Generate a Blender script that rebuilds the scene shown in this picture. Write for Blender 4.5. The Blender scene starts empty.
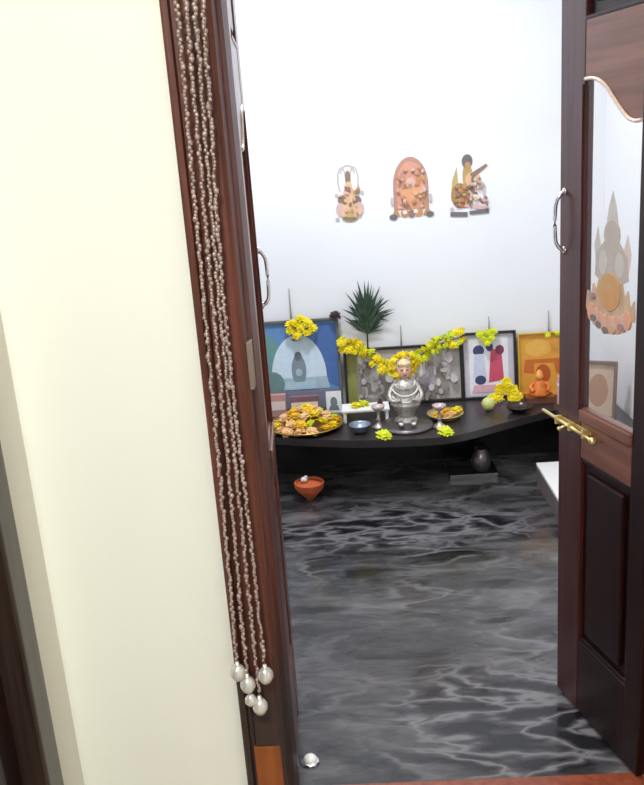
import bpy, bmesh, math, random
from mathutils import Vector, Matrix
random.seed(7)
S = bpy.context.scene
COL = S.collection
R = math.radians

# ------------------------------------------------------------------ camera
def make_camera():
    p, r, y = R(16.0), R(4.2), R(2.5)
    fw = Vector((-math.sin(y)*math.cos(p), math.cos(y)*math.cos(p), -math.sin(p)))
    rt0 = Vector((math.cos(y), math.sin(y), 0))
    up0 = rt0.cross(fw)
    rt = rt0*math.cos(r) - up0*math.sin(r)
    up = up0*math.cos(r) + rt0*math.sin(r)
    cd = bpy.data.cameras.new('camera')
    cd.sensor_fit = 'HORIZONTAL'; cd.sensor_width = 36.0
    cd.lens = 850.0/644.0*36.0
    cd.clip_start = 0.05
    c = bpy.data.objects.new('camera', cd); COL.objects.link(c)
    m = Matrix((rt, up, -fw)).transposed().to_4x4()
    m.translation = (0, -1.67, 1.45)
    c.matrix_world = m
    S.camera = c
make_camera()

# ------------------------------------------------------------------ light and exposure
w = bpy.data.worlds.new('daylight'); S.world = w; w.use_nodes = True
w.node_tree.nodes['Background'].inputs[0].default_value = (0.93, 0.97, 1.0, 1)
w.node_tree.nodes['Background'].inputs[1].default_value = 0.55
def area(name, loc, size, power, color, aim=(0, 0, -1)):
    l = bpy.data.lights.new(name, 'AREA'); l.shape = 'DISK'; l.size = size
    l.energy = power; l.color = color
    o = bpy.data.objects.new(name, l); COL.objects.link(o); o.location = loc
    o.rotation_euler = Vector(aim).to_track_quat('-Z', 'Y').to_euler()
    return o
area('hall_ceiling_lamp', (-0.42, -1.85, 2.66), 0.5, 48, (1.0, 0.985, 0.91))
area('shrine_ceiling_lamp', (-0.02, 1.22, 2.52), 0.35, 24.5, (0.945, 0.965, 1.0))
S.view_settings.view_transform = 'Standard'
S.view_settings.look = 'None'
S.view_settings.gamma = 1.0
S.view_settings.use_curve_mapping = False
S.view_settings.exposure = 0.35
S.cycles.use_denoising = True
S.cycles.max_bounces = 10
S.cycles.transparent_max_bounces = 12

# ------------------------------------------------------------------ materials
def lin(c):
    return tuple(((v/255)/12.92 if v/255 <= .04045 else ((v/255+.055)/1.055)**2.4) for v in c)
MATS = {}
def mat(name, rgb, rough=0.5, metal=0.0, var=0.08, scale=18.0, coat=0.0, spec=0.5, bump=0.0, stretch=None):
    if name in MATS: return MATS[name]
    m = bpy.data.materials.new(name); m.use_nodes = True
    nt = m.node_tree; N = nt.nodes; L = nt.links
    b = N['Principled BSDF']
    c = lin(rgb)
    b.inputs['Roughness'].default_value = rough
    b.inputs['Metallic'].default_value = metal
    b.inputs['Coat Weight'].default_value = coat
    b.inputs['Coat Roughness'].default_value = 0.08
    b.inputs['Specular IOR Level'].default_value = spec
    tc = N.new('ShaderNodeTexCoord'); mp = N.new('ShaderNodeMapping')
    if stretch: mp.inputs['Scale'].default_value = stretch
    nz = N.new('ShaderNodeTexNoise'); nz.inputs['Scale'].default_value = scale
    nz.inputs['Detail'].default_value = 5
    L.new(tc.outputs['Object'], mp.inputs[0]); L.new(mp.outputs[0], nz.inputs['Vector'])
    cr = N.new('ShaderNodeValToRGB')
    cr.color_ramp.elements[0].position = .3; cr.color_ramp.elements[1].position = .7
    cr.color_ramp.elements[0].color = (*[v*(1-var) for v in c], 1)
    cr.color_ramp.elements[1].color = (*[min(1, v*(1+var)) for v in c], 1)
    L.new(nz.outputs['Fac'], cr.inputs[0]); L.new(cr.outputs[0], b.inputs['Base Color'])
    if bump:
        bp = N.new('ShaderNodeBump'); bp.inputs['Strength'].default_value = bump
        bp.inputs['Distance'].default_value = 0.004
        L.new(nz.outputs['Fac'], bp.inputs['Height']); L.new(bp.outputs[0], b.inputs['Normal'])
    MATS[name] = m
    return m

def marble():
    m = bpy.data.materials.new('black_marble'); m.use_nodes = True
    nt = m.node_tree; N = nt.nodes; L = nt.links; b = N['Principled BSDF']
    tc = N.new('ShaderNodeTexCoord')
    mp = N.new('ShaderNodeMapping'); mp.inputs['Scale'].default_value = (0.75, 2.1, 1)
    mp.inputs['Rotation'].default_value = (0, 0, R(-8))
    L.new(tc.outputs['Object'], mp.inputs[0])
    # slow warp of the coordinates
    wn = N.new('ShaderNodeTexNoise'); wn.inputs['Scale'].default_value = 2.6; wn.inputs['Detail'].default_value = 4
    L.new(mp.outputs[0], wn.inputs['Vector'])
    sub = N.new('ShaderNodeVectorMath'); sub.operation = 'SUBTRACT'; sub.inputs[1].default_value = (.5, .5, .5)
    L.new(wn.outputs['Color'], sub.inputs[0])
    sc = N.new('ShaderNodeVectorMath'); sc.operation = 'SCALE'; sc.inputs['Scale'].default_value = 0.75
    L.new(sub.outputs[0], sc.inputs[0])
    ad = N.new('ShaderNodeVectorMath'); ad.operation = 'ADD'
    L.new(mp.outputs[0], ad.inputs[0]); L.new(sc.outputs[0], ad.inputs[1])
    # broad grey flow
    n1 = N.new('ShaderNodeTexNoise'); n1.inputs['Scale'].default_value = 3.2; n1.inputs['Detail'].default_value = 8
    n1.inputs['Roughness'].default_value = .62
    L.new(ad.outputs[0], n1.inputs['Vector'])
    r1 = N.new('ShaderNodeValToRGB')
    e = r1.color_ramp.elements
    e[0].position = .34; e[0].color = (.004, .004, .005, 1)
    e[1].position = .70; e[1].color = (.17, .163, .168, 1)
    k = e.new(.48); k.color = (.050, .048, .051, 1)
    L.new(n1.outputs['Fac'], r1.inputs[0])
    # pale veins between dark pebbles
    vo = N.new('ShaderNodeTexVoronoi'); vo.feature = 'DISTANCE_TO_EDGE'; vo.inputs['Scale'].default_value = 4.6
    L.new(ad.outputs[0], vo.inputs['Vector'])
    r2 = N.new('ShaderNodeValToRGB'); e = r2.color_ramp.elements
    e[0].position = 0.0; e[0].color = (1, 1, 1, 1); e[1].position = .11; e[1].color = (0, 0, 0, 1)
    L.new(vo.outputs['Distance'], r2.inputs[0])
    n3 = N.new('ShaderNodeTexNoise'); n3.inputs['Scale'].default_value = 2.4; n3.inputs['Detail'].default_value = 5
    m3 = N.new('ShaderNodeMapping'); m3.inputs['Location'].default_value = (.35, .1, 0)
    L.new(tc.outputs['Object'], m3.inputs[0]); L.new(m3.outputs[0], n3.inputs['Vector'])
    r3 = N.new('ShaderNodeValToRGB'); e = r3.color_ramp.elements
    e[0].position = .46; e[0].color = (0, 0, 0, 1); e[1].position = .66; e[1].color = (1, 1, 1, 1)
    L.new(n3.outputs['Fac'], r3.inputs[0])
    mu = N.new('ShaderNodeMath'); mu.operation = 'MULTIPLY'
    L.new(r2.outputs[0], mu.inputs[0]); L.new(r3.outputs[0], mu.inputs[1])
    mx = N.new('ShaderNodeMix'); mx.data_type = 'RGBA'
    L.new(mu.outputs[0], mx.inputs['Factor']); L.new(r1.outputs[0], mx.inputs['A'])
    mx.inputs['B'].default_value = (.20, .19, .20, 1)
    # a patch of dark pebbles with pale rims near the door, a figure of the stone
    v2 = N.new('ShaderNodeTexVoronoi'); v2.feature = 'DISTANCE_TO_EDGE'; v2.inputs['Scale'].default_value = 5.2
    m2 = N.new('ShaderNodeMapping'); m2.inputs['Scale'].default_value = (1.25, .62, 1); L.new(ad.outputs[0], m2.inputs[0]); L.new(m2.outputs[0], v2.inputs['Vector'])
    r4 = N.new('ShaderNodeValToRGB'); e = r4.color_ramp.elements
    e[0].position = .02; e[0].color = (.20, .19, .20, 1); e[1].position = .20; e[1].color = (.007, .007, .010, 1)
    k4 = e.new(.09); k4.color = (.06, .058, .066, 1)
    L.new(v2.outputs['Distance'], r4.inputs[0])
    def blob(cx, cy, rx, ry):
        mm = N.new('ShaderNodeMapping'); mm.vector_type = 'POINT'
        mm.inputs['Scale'].default_value = (1/rx, 1/ry, 0); mm.inputs['Location'].default_value = (-cx/rx, -cy/ry, 0)
        L.new(tc.outputs['Object'], mm.inputs[0])
        ln = N.new('ShaderNodeVectorMath'); ln.operation = 'LENGTH'; L.new(mm.outputs[0], ln.inputs[0])
        aa = N.new('ShaderNodeMath'); aa.operation = 'MULTIPLY_ADD'; aa.inputs[1].default_value = 1.6
        L.new(n1.outputs['Fac'], aa.inputs[0]); L.new(ln.outputs['Value'], aa.inputs[2])
        mr = N.new('ShaderNodeMapRange'); mr.inputs['From Min'].default_value = 1.9; mr.inputs['From Max'].default_value = 1.45
        L.new(aa.outputs[0], mr.inputs['Value']); return mr.outputs['Result']
    q1, q2 = blob(.36, .20, .34, .30), blob(.0, 1.40, .75, .20)
    qm = N.new('ShaderNodeMath'); qm.operation = 'MAXIMUM'; L.new(q1, qm.inputs[0]); L.new(q2, qm.inputs[1])
    qs = N.new('ShaderNodeMath'); qs.operation = 'MULTIPLY'; qs.inputs[1].default_value = .85; L.new(qm.outputs[0], qs.inputs[0])
    m4 = N.new('ShaderNodeMix'); m4.data_type = 'RGBA'
    L.new(qs.outputs[0], m4.inputs['Factor']); L.new(mx.outputs['Result'], m4.inputs['A']); L.new(r4.outputs[0], m4.inputs['B'])
    L.new(m4.outputs['Result'], b.inputs['Base Color'])
    b.inputs['Roughness'].default_value = .16
    b.inputs['Specular IOR Level'].default_value = .45
    return m

def wood(name, dark, light, rough=.32, coat=.2, spec=.45, stretch=(22, 22, 1.3)):
    m = bpy.data.materials.new(name); m.use_nodes = True
    nt = m.node_tree; N = nt.nodes; L = nt.links; b = N['Principled BSDF']
    tc = N.new('ShaderNodeTexCoord'); mp = N.new('ShaderNodeMapping'); mp.inputs['Scale'].default_value = stretch
    nz = N.new('ShaderNodeTexNoise'); nz.inputs['Scale'].default_value = 2.2; nz.inputs['Detail'].default_value = 7
    nz.inputs['Distortion'].default_value = .6
    L.new(tc.outputs['Object'], mp.inputs[0]); L.new(mp.outputs[0], nz.inputs['Vector'])
    cr = N.new('ShaderNodeValToRGB')
    cr.color_ramp.elements[0].position = .35; cr.color_ramp.elements[0].color = (*lin(dark), 1)
    cr.color_ramp.elements[1].position = .68; cr.color_ramp.elements[1].color = (*lin(light), 1)
    L.new(nz.outputs['Fac'], cr.inputs[0]); L.new(cr.outputs[0], b.inputs['Base Color'])
    b.inputs['Roughness'].default_value = rough; b.inputs['Specular IOR Level'].default_value = spec
    b.inputs['Coat Weight'].default_value = coat; b.inputs['Coat Roughness'].default_value = .15
    return m

def glass():
    m = bpy.data.materials.new('clear_pane'); m.use_nodes = True
    nt = m.node_tree; N = nt.nodes; L = nt.links
    N.remove(N['Principled BSDF']); out = N['Material Output']
    t = N.new('ShaderNodeBsdfTransparent'); t.inputs[0].default_value = (.985, .985, .98, 1)
    g = N.new('ShaderNodeBsdfGlossy'); g.inputs['Roughness'].default_value = .03
    mx = N.new('ShaderNodeMixShader')
    mx.inputs[0].default_value = .05; L.new(t.outputs[0], mx.inputs[1]); L.new(g.outputs[0], mx.inputs[2])
    L.new(mx.outputs[0], out.inputs[0])
    return m

CREAM = mat('cream_paint', (249, 251, 241), .7, var=.012, scale=2.5)
WHITE = mat('white_paint', (240, 242, 247), .6, var=.01, scale=3)
CEIL = mat('ceiling_paint', (240, 240, 238), .8, var=.01)
HALLFL = mat('hall_tile', (176, 158, 138), .35, var=.06, scale=5)
MARBLE = marble()
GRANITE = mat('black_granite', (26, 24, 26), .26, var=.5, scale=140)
WOOD = wood('mahogany', (74, 28, 19), (120, 54, 40))
WOODR = wood('mahogany_rail', (108, 66, 51), (132, 86, 70), stretch=(1.2, 22, 22))
WOODD = wood('mahogany_dark', (24, 8, 7), (40, 14, 12), rough=.34, coat=.06, spec=.3)
WOODH = wood('hall_door_wood', (40, 28, 25), (64, 50, 44))
WOODS = wood('mahogany_stile', (52, 20, 18), (80, 36, 34))
WOODO = wood('worn_orange_wood', (118, 60, 24), (156, 86, 38), rough=.5, coat=0)
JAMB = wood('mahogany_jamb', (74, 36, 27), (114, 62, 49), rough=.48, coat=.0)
def base_shade(m):   # shade painted dark into the foot of the jamb, ragged upper edge
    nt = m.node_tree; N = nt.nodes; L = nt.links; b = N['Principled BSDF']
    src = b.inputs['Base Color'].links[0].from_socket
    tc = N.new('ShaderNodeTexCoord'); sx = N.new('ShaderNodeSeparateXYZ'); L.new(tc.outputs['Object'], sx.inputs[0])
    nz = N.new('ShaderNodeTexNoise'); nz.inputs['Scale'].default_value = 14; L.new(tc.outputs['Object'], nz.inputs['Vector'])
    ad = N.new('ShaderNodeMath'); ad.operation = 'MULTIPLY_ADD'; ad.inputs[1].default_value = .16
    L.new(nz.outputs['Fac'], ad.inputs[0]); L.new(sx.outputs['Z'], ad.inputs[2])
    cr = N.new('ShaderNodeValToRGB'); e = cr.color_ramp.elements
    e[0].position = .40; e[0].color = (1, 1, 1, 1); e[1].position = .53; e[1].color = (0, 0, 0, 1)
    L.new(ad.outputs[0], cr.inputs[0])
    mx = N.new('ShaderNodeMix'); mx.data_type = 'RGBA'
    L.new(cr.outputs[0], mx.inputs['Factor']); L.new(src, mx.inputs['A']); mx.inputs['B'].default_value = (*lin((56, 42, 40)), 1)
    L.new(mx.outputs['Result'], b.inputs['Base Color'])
base_shade(JAMB)
GLASS = glass()
STEEL = mat('steel', (205, 205, 208), .25, 1.0, var=.04)
CHROME = mat('polished_steel', (232, 232, 236), .12, 1.0, var=.02)
BRASS = mat('brass', (214, 176, 92), .3, 1.0, var=.06)
PBRASS = mat('pale_brass', (236, 214, 150), .32, .8, var=.05)
SILVER = mat('silver', (190, 184, 178), .42, .8, var=.3, scale=90, bump=.9)
BEAD = mat('pearl_beads', (178, 160, 154), .28, .3, var=.3, scale=90)
SHELL = mat('pale_bell_metal', (222, 220, 216), .25, .4, var=.08, scale=60)
THREAD = mat('thread', (120, 96, 84), .8)
YEL = mat('yellow_petals', (246, 222, 26), .6, var=.15, scale=60)
LIME = mat('lime_petals', (218, 226, 40), .6, var=.12, scale=60)
GOLD = mat('golden_petals', (238, 190, 40), .6, var=.14, scale=60)
PEACH = mat('peach_petals', (240, 196, 140), .6, var=.12, scale=60)
MAROON = mat('dried_petals', (62, 44, 46), .8, var=.2, scale=60)
LEAF = mat('dark_leaf', (62, 84, 68), .6, var=.3, scale=40)
GREYLEAF = mat('incense_grey', (150, 150, 146), .8)
STEM = mat('stem', (66, 62, 44), .8)
TERRA = mat('terracotta', (216, 108, 62), .6, var=.12, scale=30)
COTTON = mat('cotton', (236, 234, 226), .9)
WPLAST = mat('white_plastic', (242, 242, 240), .4, var=.01)
GREYSIDE = mat('grey_side', (112, 102, 102), .5, var=.05)
BLACKF = mat('black_frame', (34, 30, 34), .35)
GREYF = mat('grey_frame', (96, 98, 96), .4)
GOLDF = mat('yellow_gilt', (214, 176, 60), .4, .2)
BROWNF = mat('brown_frame', (120, 92, 80), .45)
SKIN = mat('pale_pink_enamel', (240, 198, 170), .4, var=.05)
def P(name, rgb): return mat('print_'+name, rgb, .4, var=.06, scale=40)

# ------------------------------------------------------------------ mesh helpers
def box(bm, x0, x1, y0, y1, z0, z1, bev=0.0, mi=0):
    r = bmesh.ops.create_cube(bm, size=1)
    vs = r['verts']
    bmesh.ops.scale(bm, vec=(abs(x1-x0), abs(y1-y0), abs(z1-z0)), verts=vs)
    bmesh.ops.translate(bm, vec=((x0+x1)/2, (y0+y1)/2, (z0+z1)/2), verts=vs)
    fs = list({f for v in vs for f in v.link_faces})
    for f in fs: f.material_index = mi
    if bev:
        es = list({e for v in vs for e in v.link_edges})
        q = bmesh.ops.bevel(bm, geom=es, offset=bev, segments=2, affect='EDGES', profile=.6)
        for f in q['faces']: f.material_index = mi
def lathe(bm, prof, n=28, c=(0, 0, 0), mi=0):
    rings = []
    for r_, z in prof:
        if r_ < 1e-5: rings.append([bm.verts.new((c[0], c[1], c[2]+z))])
        else: rings.append([bm.verts.new((c[0]+r_*math.cos(2*math.pi*i/n), c[1]+r_*math.sin(2*math.pi*i/n), c[2]+z)) for i in range(n)])
    for a, b in zip(rings, rings[1:]):
        for i in range(n):
            j = (i+1) % n
            if len(a) == 1 and len(b) == 1: continue
            if len(a) == 1: f = bm.faces.new((a[0], b[i], b[j]))
            elif len(b) == 1: f = bm.faces.new((a[i], a[j], b[0]))
            else: f = bm.faces.new((a[i], a[j], b[j], b[i]))
            f.material_index = mi; f.smooth = True
def tube(bm, pts, rad, n=8, mi=0, closed=False):
    pts = [Vector(p) for p in pts]; rings = []
    m = len(pts)
    for i, p in enumerate(pts):
        if closed: d = pts[(i+1) % m]-pts[i-1]
        else: d = pts[min(i+1, m-1)]-pts[max(i-1, 0)]
        d.normalize()
        a = d.cross(Vector((0, 0, 1)))
        if a.length < 1e-3: a = d.cross(Vector((1, 0, 0)))
        a.normalize(); b = d.cross(a)
        rr = rad(i/(m-1)) if callable(rad) else rad
        rings.append([bm.verts.new(p+rr*(a*math.cos(2*math.pi*k/n)+b*math.sin(2*math.pi*k/n))) for k in range(n)])
    pairs = list(zip(rings, rings[1:]))
    if closed: pairs.append((rings[-1], rings[0]))
    for A, B in pairs:
        for k in range(n):
            f = bm.faces.new((A[k], A[(k+1) % n], B[(k+1) % n], B[k])); f.smooth = True; f.material_index = mi
    if not closed:
        for A in (rings[0], rings[-1]):
            f = bm.faces.new(A); f.material_index = mi
def ball(bm, c, r, sub=2, sc=(1, 1, 1), mi=0):
    q = bmesh.ops.create_icosphere(bm, subdivisions=sub, radius=r)
    vs = q['verts']
    bmesh.ops.scale(bm, vec=sc, verts=vs); bmesh.ops.translate(bm, vec=c, verts=vs)
    for f in {f for v in vs for f in v.link_faces}: f.smooth = True; f.material_index = mi
def prism(bm, poly, a0, a1, axis='y', mi=0):
    """outline extruded; axis 'y': outline in (x,z); axis 'z': outline in (x,y)"""
    def mk(p, a): return (p[0], a, p[1]) if axis == 'y' else (p[0], p[1], a)
    A = [bm.verts.new(mk(p, a0)) for p in poly]; B = [bm.verts.new(mk(p, a1)) for p in poly]
    n = len(poly)
    fs = [bm.faces.new(A), bm.faces.new(B[::-1])]
    for i in range(n): fs.append(bm.faces.new((A[i], B[i], B[(i+1) % n], A[(i+1) % n])))
    for f in fs: f.material_index = mi
    return fs
def obj(name, bm, m, parent=None, loc=None, rot=None):
    bmesh.ops.recalc_face_normals(bm, faces=bm.faces[:])
    me = bpy.data.meshes.new(name); bm.to_mesh(me); bm.free()
    for k in (m if isinstance(m, (list, tuple)) else [m]): me.materials.append(k)
    o = bpy.data.objects.new(name, me); COL.objects.link(o)
    if parent: o.parent = parent
    if loc: o.location = loc
    if rot: o.rotation_euler = rot
    return o
def tag(o, label=None, cat=None, group=None, kind=None):
    if label: o['label'] = label
    if cat: o['category'] = cat
    if group: o['group'] = group
    if kind: o['kind'] = kind
    return o
def thing(name, label, cat, loc=(0, 0, 0), rot=(0, 0, 0), group=None, kind=None):
    o = bpy.data.objects.new(name, None); COL.objects.link(o); o.empty_display_size = .05
    o.location = loc; o.rotation_euler = rot
    return tag(o, label, cat, group, kind)
def struct(name, bm, m, parent=None):
    o = obj(name, bm, m, parent)
    if not parent: o['kind'] = 'structure'
    return o
def dup(o, parent=None):
    c = o.copy(); COL.objects.link(c)
    if parent: c.parent = parent
    for ch in list(o.children): dup(ch, c)
    return c
def B(): return bmesh.new()
def mkbox(*a, **k):
    bm = B(); box(bm, *a, **k); return bm
def ellipse(cx, cz, rx, rz, n=20, a0=0, a1=360):
    full = abs(a1-a0) >= 360
    m = n if full else n+1
    return [(cx+rx*math.cos(R(a0+(a1-a0)*i/n)), cz+rz*math.sin(R(a0+(a1-a0)*i/n))) for i in range(m)]

# ------------------------------------------------------------------ the setting
RX0, RX1, RY1, RH = -0.80, 1.14, 2.20, 2.60     # shrine room
struct('floor', mkbox(RX0-.1, RX1+.1, -.10, RY1+.1, -.06, 0), MARBLE)
struct('floor_hall', mkbox(-.78, 2.2, -3.4, -.10, -.06, 0), HALLFL)
struct('wall_back', mkbox(RX0-.1, RX1+.1, RY1, RY1+.1, 0, RH), WHITE)
struct('wall_left', mkbox(RX0-.1, RX0, .01, RY1, 0, RH), WHITE)
struct('wall_right', mkbox(RX1, RX1+.1, .01, RY1, 0, RH), WHITE)
struct('ceiling', mkbox(RX0-.1, RX1+.1, .01, RY1+.1, RH, RH+.08), CEIL)
bm = B()
box(bm, -.90, -.297, -.08, .01, 0, 2.76)
box(bm, .732, 2.2, -.08, .01, 0, 2.76)
box(bm, -.297, .732, -.08, .01, 2.22, 2.76)
struct('wall_front', bm, CREAM)
bm = B()
box(bm, -.772, -.672, -3.4, -1.30, 0, 2.76); box(bm, -.772, -.672, -.205, -.08, 0, 2.76)
box(bm, -.772, -.672, -1.30, -.205, 2.12, 2.76)
struct('wall_hall_left', bm, mat('shaded_wall_paint', (222, 219, 210), .7, var=.012, scale=2.5))  # greyer wall colour with the shade beside the corner painted in
struct('wall_hall_right', mkbox(2.2, 2.3, -3.4, .01, 0, 2.76), CREAM)
struct('ceiling_hall', mkbox(-.90, 2.3, -3.4, .01, 2.76, 2.84), CEIL)

# closed hall door on the left, only its edge in the frame
d3 = thing('door_3', 'dark wooden door in the hall at the far left edge', 'door', (-.672, -.75, 0), kind='structure')
bm = B()
for y0, y1, z0, z1 in ((.475, .545, 0, 2.12), (-.55, -.48, 0, 2.12), (-.48, .475, 2.05, 2.12)):
    box(bm, -.10, .012, y0, y1, z0, z1, .006)
obj('door_frame', bm, WOODH, d3)
bm = B(); box(bm, -.09, -.04, -.48, .475, .005, 2.05, .003)
box(bm, -.04, -.032, -.38, .40, .2, .9, .004); box(bm, -.04, -.032, -.38, .40, 1.0, 1.95, .004)
obj('door_panel', bm, WOODD, d3)
bm = B(); tube(bm, [(.006, .482, 0.0), (.006, .482, 2.04)], .0045)
obj('beading', bm, mat('pink_beading', (150, 112, 104), .3), d3)

# door frame of the shrine room
fr = thing('trim_1', 'reddish wooden door frame around the opening into the shrine room', 'door frame', (0, -.1, 0), kind='structure')
def jamb_outline(s):
    # plan (x,y) seen from above for the left jamb, y from the frame front
    return [(-.297, .0), (-.292, -.004), (-.283, -.004), (-.280, .006), (-.272, .006), (-.268, -.003), (-.218, -.003),
            (-.209, .006), (-.206, .030), (-.203, .034), (-.197, .048), (-.195, .110), (-.297, .110)]
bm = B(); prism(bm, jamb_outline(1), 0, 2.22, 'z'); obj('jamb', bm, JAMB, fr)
bm = B(); box(bm, -.274, -.216, -.007, .004, .0, .205, .003); obj('plinth_block', bm, WOODO, fr)
o = obj('plate', mkbox(-.208, -.199, .012, .044, 1.01, 1.105, .0015), mat('dull_plate', (150, 136, 124), .4, .5), fr); o['label'] = 'dull metal strike plate'
o.name = 'strike_plate'
bm = B(); prism(bm, [(.435-x, y) for x, y in jamb_outline(1)], 0, 2.22, 'z'); obj('jamb', bm, WOOD, fr)
obj('head', mkbox(-.195, .63, 0, .11, 2.12, 2.22, .004), WOOD, fr)
struct('threshold', mkbox(-.195, .63, -.10, .0, .0, .008, .003), wood('threshold_wood', (120, 52, 30), (150, 76, 46))).name = 'trim_2'

# ------------------------------------------------------------------ door leaves
def catmull(pts, n=6):
    out = []
    P_ = [pts[0]]+list(pts)+[pts[-1]]
    for i in range(1, len(P_)-2):
        a, b, c, d = [Vector(p) for p in P_[i-1:i+3]]
        for k in range(n):
            t = k/n
            out.append(tuple(.5*((2*b)+(c-a)*t+(2*a-5*b+4*c-d)*t*t+(3*b-a-3*c+d)*t**3)))
    out.append(tuple(pts[-1])); return out
def leaf(name, label, loc, ang, s, hz=0, hp=1, light=False):
    """local x: from hinge to free edge, z up, face seen from the hall at y = 0 (towards +y*s)"""
    root = thing(name, label, 'door', loc, (0, 0, ang), kind='structure')
    WOODD, WOODS = (globals()['WOOD'],)*2 if light else (globals()['WOODD'], globals()['WOODS'])
    def bx(bm, x0, x1, y0, y1, z0, z1, bev=.0): box(bm, x0, x1, min(y0*s, y1*s), max(y0*s, y1*s), z0, z1, bev)
    bm = B(); bx(bm, 0, .058, -.022, 0, .012, 2.10, .003); obj('hinge_stile', bm, WOODD, root)
    bm = B(); bx(bm, .262, .363, -.022, 0, .012, 2.10, .003)
    bx(bm, .266, .272, 0, .004, .80, 1.54, .001)
    obj('free_stile', bm, WOODS, root)
    bm = B(); bx(bm, .058, .262, -.021, -.001, .012, .215, .002); obj('bottom_rail', bm, WOODD, root)
    bm = B(); bx(bm, .058, .262, -.021, -.001, .705, .83, .004)
    bx(bm, .058, .262, -.001, .006, .80, .826, .003); obj('middle_rail', bm, WOODR, root)
    bm = B(); bx(bm, .058, .262, -.018, -.012, .215, .705)
    bx(bm, .085, .238, -.012, -.003, .245, .675, .007)
    bx(bm, .058, .262, -.012, -.004, .215, .226, .003); bx(bm, .058, .262, -.012, -.004, .694, .705, .003)
    obj('lower_panel', bm, WOODD, root)
    curve = catmull([(.058, 1.462), (.080, 1.461), (.100, 1.466), (.118, 1.477), (.14, 1.495), (.161, 1.513), (.180, 1.530), (.206, 1.545), (.235, 1.552), (.262, 1.553)], 4)
    bm = B(); prism(bm, curve+[(.262, 1.665), (.058, 1.665)], -.021*s, -.001*s)
    obj('arched_rail', bm, WOODR, root)
    bm = B(); tube(bm, [(x, .000*s, z-.003) for x, z in curve], .0038, 8)
    o = obj('rail_beading', bm, mat('highlight_beading', (236, 212, 198), .3), root); o['label'] = 'pale beading under the arched rail, edge highlight painted in'  # bead colour paled to paint the highlight along the glass edge
    bm = B(); bx(bm, .058, .262, -.018, -.012, 1.665, 1.98); bx(bm, .082, .238, -.012, -.003, 1.695, 1.955, .007)
    bx(bm, .058, .262, -.012, .002, 1.665, 1.672, .002)
    obj('upper_panel', bm, WOODD, root)
    bm = B(); bx(bm, .058, .262, -.021, -.001, 1.98, 2.10, .003); obj('head_rail', bm, WOOD, root)
    bm = B()
    prism(bm, [(.058, .83), (.262, .83)]+[(x, z) for x, z in curve[::-1]], -.009*s, -.004*s)
    g = obj('glass_pane', bm, GLASS, root)
    # grab handle near the free edge
    bm = B(); hx = .341
    tube(bm, catmull([(hx, .002*s, 1.318+hz), (hx, .020*hp*s, 1.308+hz), (hx+.004, .030*hp*s, 1.285+hz), (hx+.004, .030*hp*s, 1.215+hz), (hx, .020*hp*s, 1.194+hz), (hx, .002*s, 1.186+hz)], 5), .0045, 8)
    for z in (1.318, 1.186): ball(bm, (hx, .002*s, z+hz), .009, 2, (1, .4, 1))
    o = obj('handle', bm, CHROME, root); o['label'] = 'slim curved metal grab handle'
    return root
SR = leaf('door_2', 'right door leaf with glass pane, standing open into the shrine room', (.585, -.02+.03, 0), math.atan2(.329+.02, .488-.585), 1, 0, .72)
SR.location = (.585, -.02, 0)
SL = leaf('door_1', 'left door leaf seen edge on past the beaded strands', (-.1955, .016, 0), math.atan2(.37, -.024), -1, -.09, .62, True)

# sliding bolt of the right leaf
bm = B(); tube(bm, [(.19, .013, .772), (.416, .013, .782)], .0045, 10)
ball(bm, (.19, .013, .772), .009); tube(bm, [(.30, .013, .777), (.30, .032, .772)], .003); ball(bm, (.30, .034, .771), .005)
o = obj('door_bolt', bm, PBRASS, SR); o['label'] = 'pale brass sliding bolt'
bm = B()
box(bm, .215, .355, 0, .002, .774, .784, .0006)
for x in (.225, .285, .345): box(bm, x-.004, x+.004, .003, .0195, .767, .788, .002)
obj('bolt_plate', bm, PBRASS, o)
# seated figure printed on the pane of the right leaf
def sticker(name, layers, parent=None, loc=(0, 0, 0), rot=(0, 0, 0), sgn=-1, t=.0006):
    bm = B(); ms = []
    for i, (poly, m) in enumerate(layers):
        if m not in ms: ms.append(m)
        fs = prism(bm, poly, 0, sgn*(t*.5+t*(i+1)*.5), 'y', ms.index(m))
    return obj(name, bm, ms, parent, loc, rot)
gx = .154
Lr = [
 ([(gx-.062, 1.16), (gx-.070, 1.20), (gx-.056, 1.24), (gx-.040, 1.20)], P('rose', (216, 200, 198))),
 ([(gx+.060, 1.16), (gx+.066, 1.21), (gx+.054, 1.25), (gx+.040, 1.20)], P('pale_grey', (200, 196, 194))),
 ([(gx-.014, 1.29), (gx, 1.325), (gx+.014, 1.29), (gx+.026, 1.235), (gx-.026, 1.235)], P('pale_grey', 0)),
 (ellipse(gx, 1.235, .030, .030, 18), P('grey_rose', (186, 176, 172))),
 ([(gx-.022, 1.225), (gx-.056, 1.195), (gx-.062, 1.145), (gx, 1.12), (gx+.062, 1.145), (gx+.056, 1.195), (gx+.022, 1.225)], P('grey_rose', 0)),
 (ellipse(gx-.030, 1.175, .016, .026, 14), P('pale_grey', 0)), (ellipse(gx+.030, 1.175, .016, .026, 14), P('pale_grey', 0)),
]
for q in range(-4, 5):
    cxp = gx+q*.0185; hh = .050-.0026*q*q
    Lr.append(([(cxp-.014, 1.065), (cxp-.016, 1.065+hh), (cxp+q*.003, 1.100+hh), (cxp+.016, 1.065+hh), (cxp+.014, 1.065)], (P('tan', (196, 168, 142)), P('light_tan', (206, 178, 152)))[q % 2]))
Lr += [(ellipse(gx, 1.115, .040, .040, 20), P('ochre', (198, 156, 106))), (ellipse(gx-.004, 1.10, .024, .024, 16), P('tawny', (206, 150, 98)))]
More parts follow.
